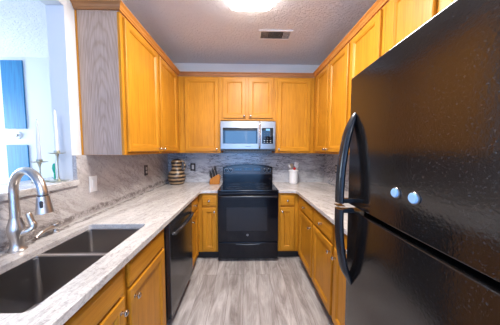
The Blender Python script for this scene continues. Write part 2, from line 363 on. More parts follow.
# ------------------------------------------------------------ cabinet joinery
def fp(face, X0):
    """point mapper: u along the run, n outward from the plane X0, z up"""
    if face == 'L': return lambda u, n, z: (X0 + n, u, z)
    if face == 'R': return lambda u, n, z: (X0 - n, u, z)
    return lambda u, n, z: (u, X0 - n, z)
def leaf(bm, F, u0, u1, z0, z1, prof):
    rs = []
    for ins, n in prof: rs.append([F(u0+ins, n, z0+ins), F(u1-ins, n, z0+ins), F(u1-ins, n, z1-ins), F(u0+ins, n, z1-ins)])
    rings(bm, rs, mis=lambda i: 1 if i in (0, 2) else 0)
T = 0.021
DOORP = [(0, 0.002), (0, T-0.004), (0.004, T), (0.050, T), (0.053, T-0.003), (0.058, T-0.0035), (0.066, T-0.012), (0.068, T-0.012)]
DRAWP = [(0, 0.001), (0, T-0.007), (0.004, T-0.003), (0.010, T-0.002), (0.013, T)]
def knob(F, u, z, parent, name='knob'):
    bm = BM(); c = Vector(F(u, T, z)); nn = (Vector(F(u, 1, z)) - Vector(F(u, 0, z)))
    rs = []
    t = Vector((0, 0, 1)); b = nn.cross(t)
    for r, h in ((0.010, 0.0), (0.010, 0.002), (0.0055, 0.004), (0.005, 0.014), (0.008, 0.017), (0.0135, 0.020), (0.0145, 0.024), (0.0125, 0.028), (0.008, 0.0305), (0.001, 0.031)):
        rs.append([c + nn*h + (t*math.cos(2*PI*k/16) + b*math.sin(2*PI*k/16))*r for k in range(16)])
    rings(bm, rs); obj(name, bm, CHROME, parent)
def horiz(face): return OAKX if face == 'B' else OAKY
def door(root, face, X0, u0, u1, z0, z1, k=None):
    F = fp(face, X0); bm = BM(); leaf(bm, F, u0, u1, z0, z1, DOORP)
    d = obj('door', bm, [OAKV, horiz(face)], root)
    if k: knob(F, k[0], k[1], d)
def drawer(root, face, X0, u0, u1, z0, z1, k=True):
    F = fp(face, X0); bm = BM(); leaf(bm, F, u0, u1, z0, z1, DRAWP)
    h = horiz(face); d = obj('drawer', bm, [h, h], root)
    if k: knob(F, (u0+u1)/2, (z0+z1)/2, d)
def carcass(root, x0, x1, y0, y1, z0, z1, m=OAKV):
    bm = BM(); box(bm, x0, x1, y0, y1, z0, z1, 0.0015); return obj('body', bm, m, root)
UZ0, UZ1 = 1.378, 2.423
DZ0, DZ1 = 1.402, 2.405
UXL, UXR, UYB = -0.956, 0.926, -0.315
EP = 0.001
# left run of wall cabinets
t = thing('wall_cabinet', 'long honey oak wall cabinet with two tall doors beside the pass-through', 'cabinet', (-1.1, -0.8, UZ0), 'honey oak wall cabinets')
carcass(t, XW0+EP, UXL, -1.553, YB-EP, UZ0, UZ1)
bm = BM(); box(bm, XW0+EP, UXL-0.0185, -1.5565, -1.5535, UZ0+0.001, UZ1); obj('side_panel', bm, VEN, t)['label'] = 'greyish oak veneer end panel with arched grain'
bm = BM(); box(bm, XW0+EP, XW0+0.012, -1.562, -1.557, UZ0+0.001, UZ1); obj('scribe_strip', bm, OAKV, t)
door(t, 'L', UXL, -1.520, -0.968, DZ0, DZ1, (-1.000, 1.432))
door(t, 'L', UXL, -0.925, -0.420, DZ0, DZ1, (-0.895, 1.432))
# back run
t = thing('wall_cabinet', 'single-door oak wall cabinet on the back wall left of the microwave', 'cabinet', (-0.66, -0.16, UZ0), 'honey oak wall cabinets')
carcass(t, UXL+0.002, -0.382, UYB, YB-EP, UZ0, UZ1); door(t, 'B', UYB, -0.868, -0.405, DZ0, DZ1, (-0.432, 1.432))
t = thing('wall_cabinet', 'short two-door oak cabinet directly above the microwave', 'cabinet', (0, -0.16, 1.83), 'honey oak wall cabinets')
carcass(t, -0.381, 0.381, UYB, YB-EP, 1.832, UZ1)
door(t, 'B', UYB, -0.345, -0.030, 1.862, DZ1, (-0.054, 1.888)); door(t, 'B', UYB, 0.008, 0.345, 1.862, DZ1, (0.034, 1.888))
t = thing('wall_cabinet', 'single-door oak wall cabinet on the back wall right of the microwave', 'cabinet', (0.65, -0.16, UZ0), 'honey oak wall cabinets')
carcass(t, 0.382, UXR-0.002, UYB, YB-EP, UZ0, UZ1); door(t, 'B', UYB, 0.405, 0.868, DZ0, DZ1, (0.432, 1.432))
# right run
t = thing('wall_cabinet', 'two-door oak wall cabinet on the right wall nearest the back corner', 'cabinet', (1.09, -0.62, UZ0), 'honey oak wall cabinets')
carcass(t, UXR, XW1-EP, -1.245, YB-EP, UZ0, UZ1)
door(t, 'R', UXR, -0.800, -0.430, DZ0, DZ1, (-0.772, 1.432)); door(t, 'R', UXR, -1.228, -0.822, DZ0, DZ1, (-0.850, 1.432))
t = thing('wall_cabinet', 'narrow one-door oak wall cabinet just behind the refrigerator', 'cabinet', (1.09, -1.47, UZ0), 'honey oak wall cabinets')
carcass(t, UXR, XW1-EP, -1.682, -1.247, UZ0, UZ1); door(t, 'R', UXR, -1.655, -1.268, DZ0, DZ1)
t = thing('wall_cabinet', 'short oak cabinet mounted above the black refrigerator', 'cabinet', (1.09, -2.2, 1.84), 'honey oak wall cabinets')
carcass(t, UXR, XW1-EP, -2.62, -1.684, 1.84, UZ1)
door(t, 'R', UXR, -2.055, -1.738, 1.862, DZ1); door(t, 'R', UXR, -2.46, -2.095, 1.862, DZ1)

# crown molding: profile (outward, up) swept along the cabinet tops with mitres
path = [(XW0+0.002, -1.5575), (UXL, -1.5575), (UXL, UYB), (UXR, UYB), (UXR, -2.62)]
prof = [(0.0005, UZ1+0.001), (0.013, UZ1+0.001), (0.016, UZ1+0.005), (0.016, UZ1+0.011), (0.021, UZ1+0.015), (0.026, UZ1+0.028), (0.034, UZ1+0.036), (0.038, UZ1+0.038), (0.041, UZ1+0.040), (0.041, UZ1+0.048), (0.0005, UZ1+0.048)]
def sweep(bm, path, prof, side):
    P = [Vector(p) for p in path]; rs = []
    for i, p in enumerate(P):
        def nrm(a, b): d = (b-a).normalized(); return Vector((d.y, -d.x)) * side
        ns = []
        if i > 0: ns.append(nrm(P[i-1], p))
        if i < len(P)-1: ns.append(nrm(p, P[i+1]))
        o = ns[0] if len(ns) == 1 else (ns[0] + ns[1]) / (1 + ns[0].dot(ns[1]))
        rs.append([(p.x + o.x*h, p.y + o.y*h, z) for h, z in prof])
    R = rings(bm, rs)
    return R
bm = BM(); sweep(bm, path, prof, 1)
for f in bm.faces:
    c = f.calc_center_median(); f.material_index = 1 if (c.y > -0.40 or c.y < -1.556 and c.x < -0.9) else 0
tag(obj('crown_molding', bm, [TRIM_Y, TRIM_X], smooth=False), 'stained oak crown molding running round the tops of the wall cabinets', 'molding')

# ------------------------------------------------------------ base cabinets
BZ0, BZ1 = 0.105, 0.880
BXL, BXR, BYB = -0.636, 0.646, -0.610
DRZ = (0.712, 0.850); BDZ = (0.125, 0.690)
t = thing('sink_cabinet', 'oak base cabinet under the sink with two doors and two false drawer fronts', 'cabinet', (-0.95, -2.13, 0), 'honey oak base cabinets')
bm = BM()
box(bm, BXL-0.02, BXL, -2.61, -1.645, BZ0, BZ1, 0.001); box(bm, XW0+0.01, BXL-0.02, -1.663, -1.645, BZ0, BZ1)
box(bm, XW0+0.01, BXL-0.02, -2.61, -2.592, BZ0, BZ1); box(bm, XW0+0.01, BXL-0.02, -2.592, -1.663, BZ0, BZ0+0.018)
obj('body', bm, OAKV, t)
bm = BM(); box(bm, XW0+0.05, BXL-0.06, -2.61, -1.645, 0.0005, BZ0); obj('toe_kick', bm, KICK, t)
drawer(t, 'L', BXL, -2.105, -1.690, 0.728, 0.852, k=False); drawer(t, 'L', BXL, -2.565, -2.150, 0.728, 0.852, k=False)
door(t, 'L', BXL, -2.105, -1.690, 0.125, 0.713, (-2.070, 0.655)); door(t, 'L', BXL, -2.565, -2.150, 0.125, 0.713, (-2.180, 0.655))
t = thing('base_cabinet', 'narrow oak base cabinet between the dishwasher and the back left corner', 'cabinet', (-0.95, -0.81, 0), 'honey oak base cabinets')
carcass(t, XW0+0.01, BXL, -1.018, BYB-0.002, BZ0, BZ1)
bm = BM(); box(bm, XW0+0.05, BXL-0.06, -1.018, BYB-0.002, 0.0005, BZ0); obj('toe_kick', bm, KICK, t)
drawer(t, 'L', BXL, -1.000, -0.700, *DRZ); door(t, 'L', BXL, -1.000, -0.700, *BDZ, (-0.965, 0.628))
t = thing('base_cabinet', 'small oak base cabinet left of the range below the knife block', 'cabinet', (-0.6, -0.3, 0), 'honey oak base cabinets')
carcass(t, XW0+0.01, -0.388, BYB, -0.005, BZ0, BZ1)
bm = BM(); box(bm, BXL-0.058, -0.388, BYB+0.05, -0.05, 0.0005, BZ0); obj('toe_kick', bm, KICK, t)
drawer(t, 'B', BYB, -0.582, -0.402, *DRZ); door(t, 'B', BYB, -0.582, -0.402, *BDZ, (-0.428, 0.640))
t = thing('base_cabinet', 'small oak base cabinet right of the range below the utensil crock', 'cabinet', (0.6, -0.3, 0), 'honey oak base cabinets')
carcass(t, 0.388, XW1-0.01, BYB, -0.005, BZ0, BZ1)
bm = BM(); box(bm, 0.388, BXR+0.058, BYB+0.05, -0.05, 0.0005, BZ0); obj('toe_kick', bm, KICK, t)
drawer(t, 'B', BYB, 0.410, 0.594, *DRZ); door(t, 'B', BYB, 0.410, 0.594, *BDZ, (0.438, 0.640))
for y0, y1, lab, ku in ((-1.192, BYB-0.002, 'oak base cabinet on the right run nearest the back corner', -1.140),
                        (-1.644, -1.194, 'oak base cabinet in the middle of the right run', -1.600),
                        (-2.125, -1.646, 'oak base cabinet partly hidden by the refrigerator door handle', -1.690)):
    t = thing('base_cabinet', lab, 'cabinet', (0.95, (y0+y1)/2, 0), 'honey oak base cabinets')
    carcass(t, BXR, XW1-0.01, y0, y1, BZ0, BZ1)
    bm = BM(); box(bm, BXR+0.06, XW1-0.05, y0, y1, 0.0005, BZ0); obj('toe_kick', bm, KICK, t)
    a, b = y0+0.020, min(y1-0.016, -0.715)
    drawer(t, 'R', BXR, a, b, *DRZ); door(t, 'R', BXR, a, b, *BDZ, (ku, 0.628))

# ------------------------------------------------------------ worktops, splashes, ledge
SX0, SX1, SY0, SY1 = -1.090, -0.712, -2.468, -1.742
bm = BM()
slab(bm, [(XL, -3.08), (-0.596, -3.08), (-0.596, -0.700), (-0.580, -0.662), (-0.545, -0.645), (-0.386, -0.645), (-0.386, -0.001), (XL, -0.001)],
     [rrect(SX0, SX1, SY0, SY1, 0.022)], 0.8815, 0.914, 0.004)
tag(obj('countertop', bm, G_TOP), 'veined pale granite countertop along the left wall with the sink cut in it', 'countertop', 'granite countertops')
bm = BM()
slab(bm, [(0.386, -0.645), (0.565, -0.645), (0.595, -0.660), (0.607, -0.700), (0.607, -2.135), (XR, -2.135), (XR, -0.001), (0.386, -0.001)], [], 0.8815, 0.914, 0.004)
tag(obj('countertop', bm, G_TOPR), 'pale granite countertop to the right of the range under the utensil crock', 'countertop', 'granite countertops')
bm = BM(); box(bm, XW0+0.0005, XL, -1.645, 0.0, 0.9145, UZ0-0.001); box(bm, XW0+0.0005, XL, -3.08, -1.645, 0.9145, 1.164)
tag(obj('backsplash', bm, G_LEFT), 'taupe mottled stone splash on the left wall behind the faucet', 'backsplash', 'stone backsplashes')
bm = BM(); box(bm, XL+0.0005, XR-0.0005, 0.0, YB-0.0005, 0.9145, UZ0-0.001); box(bm, -0.384, 0.384, 0.0, YB-0.0005, 0.3, 0.9145)
tag(obj('backsplash', bm, G_BACK), 'grey stone splash with dark horizontal veins behind the range', 'backsplash', 'stone backsplashes')
bm = BM(); box(bm, XR, XW1-0.0005, -2.13, 0.0, 0.9145, UZ0-0.001)
tag(obj('backsplash', bm, G_RIGHT), 'blue-grey stone splash on the right wall behind the refrigerator handle', 'backsplash', 'stone backsplashes')
bm = BM(); slab(bm, [(-1.225, OY0+0.005), (-1.225, OY1-0.001), (XW0-PT-0.002, OY1-0.001), (XW0-PT-0.002, -1.50), (-1.56, -1.50), (-1.56, OY0+0.005)], [], 1.1652, 1.203, 0.004)
tag(obj('granite_ledge', bm, G_TOP), 'granite ledge on the sill of the pass-through carrying two candlesticks', 'ledge')

# ------------------------------------------------------------ sink
t = thing('kitchen_sink', 'double-bowl stainless undermount sink set in the left countertop', 'sink', ((SX0+SX1)/2, (SY0+SY1)/2, 0.66))
def bowl(y0, y1, depth, name='bowl'):
    bm = BM(); zt = 0.8805; rs = []
    x0, x1 = SX0-0.004, SX1+0.004
    def rr(ins, z, r): return [(x, y, z) for x, y in rrect(x0+ins, x1-ins, y0+ins, y1-ins, r)]
    rs = [rr(-0.010, zt-0.002, 0.026), rr(-0.010, zt, 0.026), rr(0.0, zt, 0.016), rr(0.002, zt-0.006, 0.014), rr(0.005, zt-depth+0.02, 0.013), rr(0.009, zt-depth+0.006, 0.013), rr(0.020, zt-depth, 0.013)]
    c = ((x0+x1)/2, (y0+y1)/2)
    n = len(rs[0])
    rings(bm, rs, cap0=False, cap1=True)
    # outer skin so that the bowl has a real thickness
    rs2 = [rr(-0.010, zt-0.002, 0.040), rr(-0.002, zt-0.010, 0.034), rr(0.006, zt-depth+0.02, 0.03), rr(0.034, zt-depth-0.003, 0.03)]
    rings(bm, rs2, cap0=False, cap1=True)
    b = obj(name, bm, SINKM, t, recalc=False)
    bm = BM(); lathe(bm, (c[0], c[1], zt-depth+0.0005), [(0.001, 0.0), (0.044, 0.0), (0.044, 0.002), (0.036, 0.003), (0.030, 0.001), (0.001, 0.001)]); obj('drain', bm, STEEL, b)
bowl(-2.052, SY1-0.002, 0.19); bowl(SY0+0.002, -2.082, 0.255)
bm = BM(); box(bm, SX0-0.004, SX1+0.004, -2.0795, -2.0545, 0.8655, 0.8795, 0.003); obj('divider', bm, SINKRIM, t)['label'] = 'bright steel divider between the two bowls'
bm = BM()
for k in range(7):
    y = -2.40 + k*0.035; tube(bm, [(-0.98, y, 0.6365), (-0.80, y, 0.6365)], 0.0022, 8)
tube(bm, [(-0.98, -2.41, 0.6335), (-0.98, -2.18, 0.6335)], 0.0022, 8); tube(bm, [(-0.80, -2.41, 0.6335), (-0.80, -2.18, 0.6335)], 0.0022, 8)
for x in (-0.98, -0.80):
    for y in (-2.40, -2.19): tube(bm, [(x, y, 0.6285), (x, y, 0.6335)], 0.003, 8)
tag(obj('sink_grid', bm, STEEL), 'small wire grid lying in the nearer bowl of the sink', 'rack')

# ------------------------------------------------------------ faucet and soap dispenser
fx, fy = -1.180, -2.082
t = thing('kitchen_faucet', 'brushed nickel gooseneck pull-down faucet behind the double sink', 'faucet', (fx, fy, 0.914))
bm = BM(); lathe(bm, (fx, fy, 0.9143), [(0.001, 0), (0.035, 0), (0.035, 0.004), (0.031, 0.009), (0.0255, 0.022), (0.024, 0.040), (0.026, 0.062), (0.031, 0.085), (0.0335, 0.105), (0.032, 0.122), (0.027, 0.138), (0.0235, 0.152), (0.022, 0.165), (0.001, 0.1655)], 28)
obj('body', bm, NICKEL, t)
hd = Vector((0.215, -0.072, 0)); hd_n = hd.normalized(); R = hd.length / 2
pts = [Vector((fx, fy, 1.06)), Vector((fx, fy, 1.12)), Vector((fx, fy, 1.17))]
zc = 1.205
for k in range(0, 17):
    a = PI - (PI*0.97)*k/16
    pts.append(Vector((fx, fy, zc)) + hd_n*(R + R*math.cos(a)) + Vector((0, 0, 1))*R*math.sin(a))
bm = BM(); tube(bm, pts, [0.0190]*2+[0.0178]*(len(pts)-2), 18); obj('gooseneck_spout', bm, NICKEL, t)
e = pts[-1]; d = (pts[-1]-pts[-2]).normalized(); d = (d + Vector((-0.06, 0.02, -0.9))).normalized()
bm = BM(); tube(bm, [e+d*s for s in (-0.004, 0.002, 0.003, 0.010, 0.011, 0.03, 0.055, 0.075, 0.088, 0.0885)], [0.0195, 0.0195, 0.0175, 0.0175, 0.0215, 0.0235, 0.0265, 0.0300, 0.0315, 0.027], 22); sh = obj('spray_head', bm, NICKEL, t)
bm = BM(); tube(bm, [e+d*0.0045, e+d*0.0095], [0.0182, 0.0182], 22); obj('collar_ring', bm, DARKM, sh)
bm = BM(); cb = e + d*0.045 + Vector((0.45, -0.9, 0.0)).normalized()*0.0245; 
tube(bm, [cb - d*0.017, cb-d*0.012, cb+d*0.012, cb+d*0.017], [0.003, 0.0065, 0.0065, 0.003], 12, 0.8); obj('button', bm, DARKM, sh)
bm = BM(); tube(bm, spline([(fx+0.022, fy+0.006, 0.998), (fx+0.044, fy+0.014, 1.008), (fx+0.060, fy+0.024, 1.025), (fx+0.052, fy+0.022, 1.060), (fx+0.043, fy+0.018, 1.098)], 6),
     [0.0175]*7+[0.0165]*4+[0.0145]*5+[0.012]*6+[0.0105]*2+[0.008], 14); obj('lever_handle', bm, NICKEL, t)
dx, dy = -1.196, -1.868
t = thing('soap_dispenser', 'low brushed nickel soap dispenser with a long spout between faucet and sink', 'dispenser', (dx, dy, 0.914))
bm = BM(); lathe(bm, (dx, dy, 0.9143), [(0.001, 0), (0.019, 0), (0.019, 0.004), (0.014, 0.008), (0.0125, 0.020), (0.016, 0.026), (0.019, 0.034), (0.019, 0.050), (0.016, 0.055), (0.001, 0.056)], 20); obj('pump', bm, NICKEL, t)
bm = BM(); tube(bm, spline([(dx, dy, 0.948), (dx+0.006, dy-0.045, 0.955), (dx+0.012, dy-0.100, 0.950), (dx+0.016, dy-0.128, 0.936)], 6), [0.0135]*7+[0.012]*6+[0.009]*6, 12); obj('spout', bm, NICKEL, t)

# ------------------------------------------------------------ dishwasher
t = thing('dishwasher', 'glossy black built-in dishwasher with a bowed handle in the left run', 'dishwasher', (-0.9, -1.33, 0))
y0, y1 = -1.640, -1.022
bm = BM(); box(bm, -1.22, -0.640, y0, y1, 0.105, 0.879); obj('body', bm, KICK, t)
bm = BM(); box(bm, -0.6395, -0.600, y0+0.012, y1-0.006, 0.115, 0.868, 0.004); obj('door', bm, DWBLK, t)
bm = BM(); box(bm, -1.2, -0.68, y0, y1, 0.0005, 0.1045); obj('toe_kick', bm, KICK, t)
bm = BM(); tube(bm, spline([(-0.601, y0+0.055, 0.775), (-0.580, y0+0.075, 0.777), (-0.560, (y0+y1)/2-0.12, 0.785), (-0.556, (y0+y1)/2, 0.787), (-0.560, (y0+y1)/2+0.12, 0.785), (-0.580, y1-0.075, 0.777), (-0.601, y1-0.055, 0.775)], 6), 0.013, 12, 1.5)
obj('handle', bm, HANDLE, t)

# ------------------------------------------------------------ range
t = thing('range', 'black freestanding electric range with a glass cooktop against the back wall', 'stove', (0, -0.35, 0))
bm = BM(); box(bm, -0.378, 0.378, -0.62, -0.03, 0.035, 0.900, 0.003)
for x in (-0.33, 0.33):
    for y in (-0.58, -0.08): lathe(bm, (x, y, 0.0005), [(0.001, 0), (0.018, 0), (0.018, 0.035), (0.001, 0.0352)], 12)
obj('body', bm, BLACK, t)
bm = BM(); box(bm, -0.381, 0.381, -0.668, -0.095, 0.9005, 0.922, 0.006); ck = obj('cooktop', bm, GLASSBLK, t)
for x, y, r in ((-0.19, -0.50, 0.10), (0.19, -0.50, 0.085), (-0.19, -0.235, 0.075), (0.19, -0.235, 0.095)):
    bm = BM()
    for rr_ in (r, r*0.68):
        rs = [[(x+q*math.cos(2*PI*k/32), y+q*math.sin(2*PI*k/32), z) for k in range(32)] for q, z in ((rr_, 0.9222), (rr_, 0.9226), (rr_-0.004, 0.9226), (rr_-0.004, 0.9222))]
        rings(bm, rs, cap0=False, cap1=False)
    obj('burner_ring', bm, RING, ck)
# back guard: arched top panel
bm = BM(); n = 20; fr, bk_ = [], []
top = [(-0.381 + 0.762*k/n, 1.160 + 0.042*math.cos((k/n-0.5)*PI)**0.8 if 0 < k < n else 1.160) for k in range(n+1)]
outl = [(-0.381, 0.905)] + top + [(0.381, 0.905)]
rings(bm, [[(x, y, z) for x, z in outl] for y in (-0.020, -0.090)]); bg = obj('backguard', bm, BLACK, t, smooth=False)
bm = BM()
o2 = [(-0.365, 1.052)] + [(x*0.958, z-0.012) for x, z in top] + [(0.365, 1.052)]
rings(bm, [[(x, y, z) for x, z in o2] for y in (-0.0905, -0.097)]); cp = obj('control_panel', bm, PANELBR, bg, smooth=False)
bm = BM(); box(bm, -0.06, 0.06, -0.0995, -0.0972, 1.115, 1.150); box(bm, -0.20, -0.09, -0.0985, -0.0972, 1.105, 1.150); box(bm, 0.09, 0.20, -0.0985, -0.0972, 1.105, 1.150); obj('display', bm, GLASSBLK, bg)
for k in range(12):
    bm = BM(); box(bm, -0.185+k*0.032, -0.167+k*0.032, -0.1005, -0.0996 if 4 <= k <= 7 else -0.0986, 1.074, 1.079); obj('button_mark', bm, RING, bg)
for k in (0, 1, 2, 9, 10, 11):
    bm = BM(); box(bm, -0.185+k*0.032, -0.170+k*0.032, -0.1000, -0.0990, 1.122, 1.130); obj('button_mark', bm, RING, bg)
for x in (-0.325, -0.262, 0.262, 0.325):
    bm = BM(); lathe(bm, (x, -0.0972, 1.112), [(0.001, 0), (0.026, 0), (0.026, 0.003), (0.020, 0.006), (0.018, 0.024), (0.016, 0.027), (0.001, 0.0272)], 20, '-Y'); k_ = obj('knob', bm, BLACK, t)
    bm = BM(); rs = [[(x+q*math.cos(2*PI*k/24), -0.0972-h, 1.112+q*math.sin(2*PI*k/24)) for k in range(24)] for q, h in ((0.029, 0.0), (0.029, 0.004), (0.0262, 0.004), (0.0262, 0.0))]
    rings(bm, rs, False, False); box(bm, x-0.002, x+0.002, -0.1265, -0.1246, 1.114, 1.127); obj('knob_rim', bm, STEEL, k_)
bm = BM(); box(bm, -0.379, 0.379, -0.668, -0.6205, 0.262, 0.893, 0.006); dr = obj('oven_door', bm, BLACK, t)
bm = BM(); box(bm, -0.272, 0.240, -0.6695, -0.6678, 0.405, 0.702, 0.0006); obj('window', bm, OVENWIN, dr)['label'] = 'dark grey oven window'
bm = BM(); tube(bm, spline([(-0.355, -0.668, 0.842), (-0.345, -0.700, 0.846), (-0.28, -0.712, 0.848), (0, -0.716, 0.850), (0.28, -0.712, 0.848), (0.345, -0.700, 0.846), (0.355, -0.668, 0.842)], 6), 0.013, 12, 0.8); obj('handle', bm, HANDLE, dr)
bm = BM(); lathe(bm, (-0.008, -0.6682, 0.350), [(0.001, 0), (0.0145, 0), (0.0145, 0.0015), (0.001, 0.0016)], 24, '-Y'); bd = obj('badge', bm, STEEL, dr); bd['label'] = 'round silver maker badge'
bm = BM(); rs = [[(-0.008+q*math.cos(2*PI*k/24), -0.6702, 0.350+q*math.sin(2*PI*k/24)) for k in range(24)] for q in (0.0125, 0.0112)]; rings(bm, rs, False, False)
tube(bm, spline([(-0.013, -0.6703, 0.354), (-0.016, -0.6703, 0.350), (-0.012, -0.6703, 0.346), (-0.009, -0.6703, 0.350), (-0.004, -0.6703, 0.354), (-0.006, -0.6703, 0.346), (-0.001, -0.6703, 0.347)], 4), 0.0006, 6); obj('badge_script', bm, GREYINK, bd)
bm = BM(); box(bm, -0.379, 0.379, -0.666, -0.6205, 0.038, 0.254, 0.006); dw = obj('storage_drawer', bm, BLACK, t)
bm = BM(); pts = [(-0.15 + 0.30*k/12, 0.236 - 0.012*math.sin(PI*k/12)) for k in range(13)]
tube(bm, [(x, -0.667, z) for x, z in pts], 0.005, 8); obj('pull_lip', bm, HANDLE, dw)

# ------------------------------------------------------------ microwave
t = thing('microwave', 'stainless over-the-range microwave with a dark window above the stove', 'microwave', (0, -0.2, 1.405))
mz0, mz1 = 1.408, 1.816
bm = BM(); box(bm, -0.379, 0.379, -0.3380, -0.002, mz0, mz1, 0.002); obj('body', bm, GREYINK, t)
bm = BM(); box(bm, -0.379, 0.160, -0.3700, -0.33805, mz0+0.024, mz1-0.002, 0.004); dr = obj('door', bm, STEEL, t)
bm = BM(); box(bm, 0.1615, 0.379, -0.3700, -0.33805, mz0+0.024, mz1-0.002, 0.004); cpn = obj('control_side', bm, STEEL, t)
bm = BM(); box(bm, -0.346, 0.132, -0.3725, -0.3695, 1.508, 1.724, 0.0012); wn = obj('window', bm, GLASSBLK, dr); wn['label'] = 'black glass door window'
bm = BM(); box(bm, -0.310, 0.108, -0.3735, -0.3727, 1.515, 1.680, 0.0); obj('window_screen', bm, MWGLASS, wn)
bm = BM(); tube(bm, spline([(0.158, -0.37005, 1.455), (0.158, -0.3980, 1.468), (0.158, -0.4060, 1.62), (0.158, -0.3980, 1.775), (0.158, -0.37005, 1.788)], 6), 0.0125, 12); obj('handle', bm, CHROME, dr)
bm = BM(); box(bm, 0.190, 0.345, -0.3725, -0.3695, 1.508, 1.724, 0.001); kp = obj('keypad', bm, GLASSBLK, cpn)
bm = BM(); box(bm, 0.245, 0.300, -0.3735, -0.3727, 1.688, 1.712); obj('display', bm, DISPLAY, kp)
for r_ in range(6):
    for c_ in range(3):
        bm = BM(); box(bm, 0.215+c_*0.042, 0.234+c_*0.042, -0.3733, -0.3727, 1.525+r_*0.024, 1.530+r_*0.024); obj('key', bm, GREYINK if r_ > 1 else WHITEINK, kp)
bm = BM()
for k in range(7): box(bm, -0.036+k*0.0105, -0.029+k*0.0105, -0.3710, -0.37002, 1.464, 1.472)
obj('brand_lettering', bm, GREYINK, dr)['label'] = 'small dark brand lettering on the lower door edge'
bm = BM()
for k in range(16): box(bm, -0.32+k*0.04, -0.292+k*0.04, -0.3580, -0.3400, mz0-0.004, mz0+0.0115)
obj('vent_grille', bm, DARKM, t)

# ------------------------------------------------------------ refrigerator (turned very slightly in its bay)
fr_ = thing('refrigerator', 'tall black top-freezer refrigerator with textured doors filling the right side', 'refrigerator', (0.44, -2.19, 0))
# local frame: x = depth into the bay, y = towards the camera is negative
fo = Vector((0.44, -2.19, 0))
def FB(bm, *a, **k):
    box(bm, a[0]+fo.x, a[1]+fo.x, a[2]+fo.y, a[3]+fo.y, a[4], a[5], **k)
FH, GAP = 1.742, 1.163
BOW = 0.007
def bulge(y): return BOW * (1 - ((y + 0.425) / 0.425) ** 2)
def bowed(bm, z0, z1):
    def outline(ins):
        pts = [(0.070, 0.0 - ins), (0.012, 0.0 - ins)]
        for k in range(1, 5): a = PI/2*k/5; pts.append((0.010 - 0.010*math.sin(a) + ins, -0.010 + 0.010*math.cos(a) - ins))
        for k in range(29): y = -0.010 - 0.83*k/28; pts.append((-bulge(y) + ins, max(min(y, -ins-0.008), -0.85+ins+0.008)))
        for k in range(1, 5): a = PI/2*k/5; pts.append((0.010 - 0.010*math.cos(a) + ins, -0.840 - 0.010*math.sin(a) + ins))
        pts += [(0.012, -0.85 + ins), (0.070, -0.85 + ins)]
        return pts
    rings(bm, [[(fo.x + x, fo.y + y, z) for x, y in outline(i)] for i, z in ((0.006, z0), (0.0018, z0+0.0018), (0, z0+0.006), (0, z1-0.006), (0.0018, z1-0.0018), (0.006, z1))])
bm = BM(); FB(bm, 0.075, 0.74, -0.845, -0.004, 0.02, FH-0.012, bev=0.003); body = obj('body', bm, BLACK, fr_)
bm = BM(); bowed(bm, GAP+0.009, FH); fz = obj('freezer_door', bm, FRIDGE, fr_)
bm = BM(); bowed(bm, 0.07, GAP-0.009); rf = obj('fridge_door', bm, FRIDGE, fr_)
bm = BM(); FB(bm, 0.03, 0.074, -0.84, -0.01, 0.003, 0.062, bev=0.003)
obj('base_grille', bm, KICK, fr_)
def fhandle(zs, parent):
    # (z, standoff): blade-like bow, flat towards the door edge
    ctrl = [(fo.x - s, fo.y - 0.045, z) for z, s in zs]
    P_ = spline(ctrl, 7); bm = BM(); m_ = len(P_)
    tube(bm, P_, [0.006 + 0.010*min(1, 3*i/(m_-1)) for i in range(m_)], 16, 1.8); return obj('handle', bm, HANDLE, parent)
fhandle([(1.580, -0.002), (1.550, 0.010), (1.48, 0.032), (1.36, 0.050), (1.25, 0.057), (1.188, 0.057)], fz)
fhandle([(0.812, -0.002), (0.845, 0.010), (0.90, 0.032), (1.00, 0.050), (1.10, 0.057), (1.160, 0.057)], rf)
for z, p in ((1.196, fz), (1.152, rf)):
    bm = BM(); FB(bm, -0.054, 0.004, -0.058, -0.034, z-0.010, z+0.010, bev=0.003); obj('handle_bracket', bm, HANDLE, p)
bm = BM(); FB(bm, -0.0735, -0.040, -0.066, -0.024, 1.1735, 1.1765, bev=0.001); obj('handle_trim', bm, PANELBR, fz)
fr_.rotation_euler = (-0.016, 0, -math.radians(1.6))
rotF = Matrix.Translation(fo) @ Matrix.Rotation(-math.radians(1.6), 4, 'Z') @ Matrix.Rotation(-0.016, 4, 'X')
for (dy, z, r, lab) in ((-0.310, 1.284, 0.0165, 'round glass magnet on the freezer door, the one nearer the handle'), (-0.378, 1.283, 0.0175, 'round glass magnet on the freezer door, the one farther from the handle')):
    p = rotF @ Vector((-0.0006 - bulge(dy), dy, z))
    bm = BM(); lathe(bm, p, [(0.001, 0), (r, 0), (r, 0.002), (r*0.95, 0.003), (0.001, 0.0032)], 24, '-X')
    mg = tag(obj('magnet', bm, STEEL), lab, 'magnet', 'round magnets on the freezer door')
    p2 = p + Vector((-0.0033, 0, 0)); bm = BM(); lathe(bm, p2, [(0.001, 0), (r*0.85, 0), (r*0.82, 0.003), (r*0.70, 0.0048), (r*0.02, 0.0052)], 20, '-X')
    obj('face', bm, mat('pale_blue_glass', (0.28, 0.50, 0.80), 0.08, coat=1.0), mg)

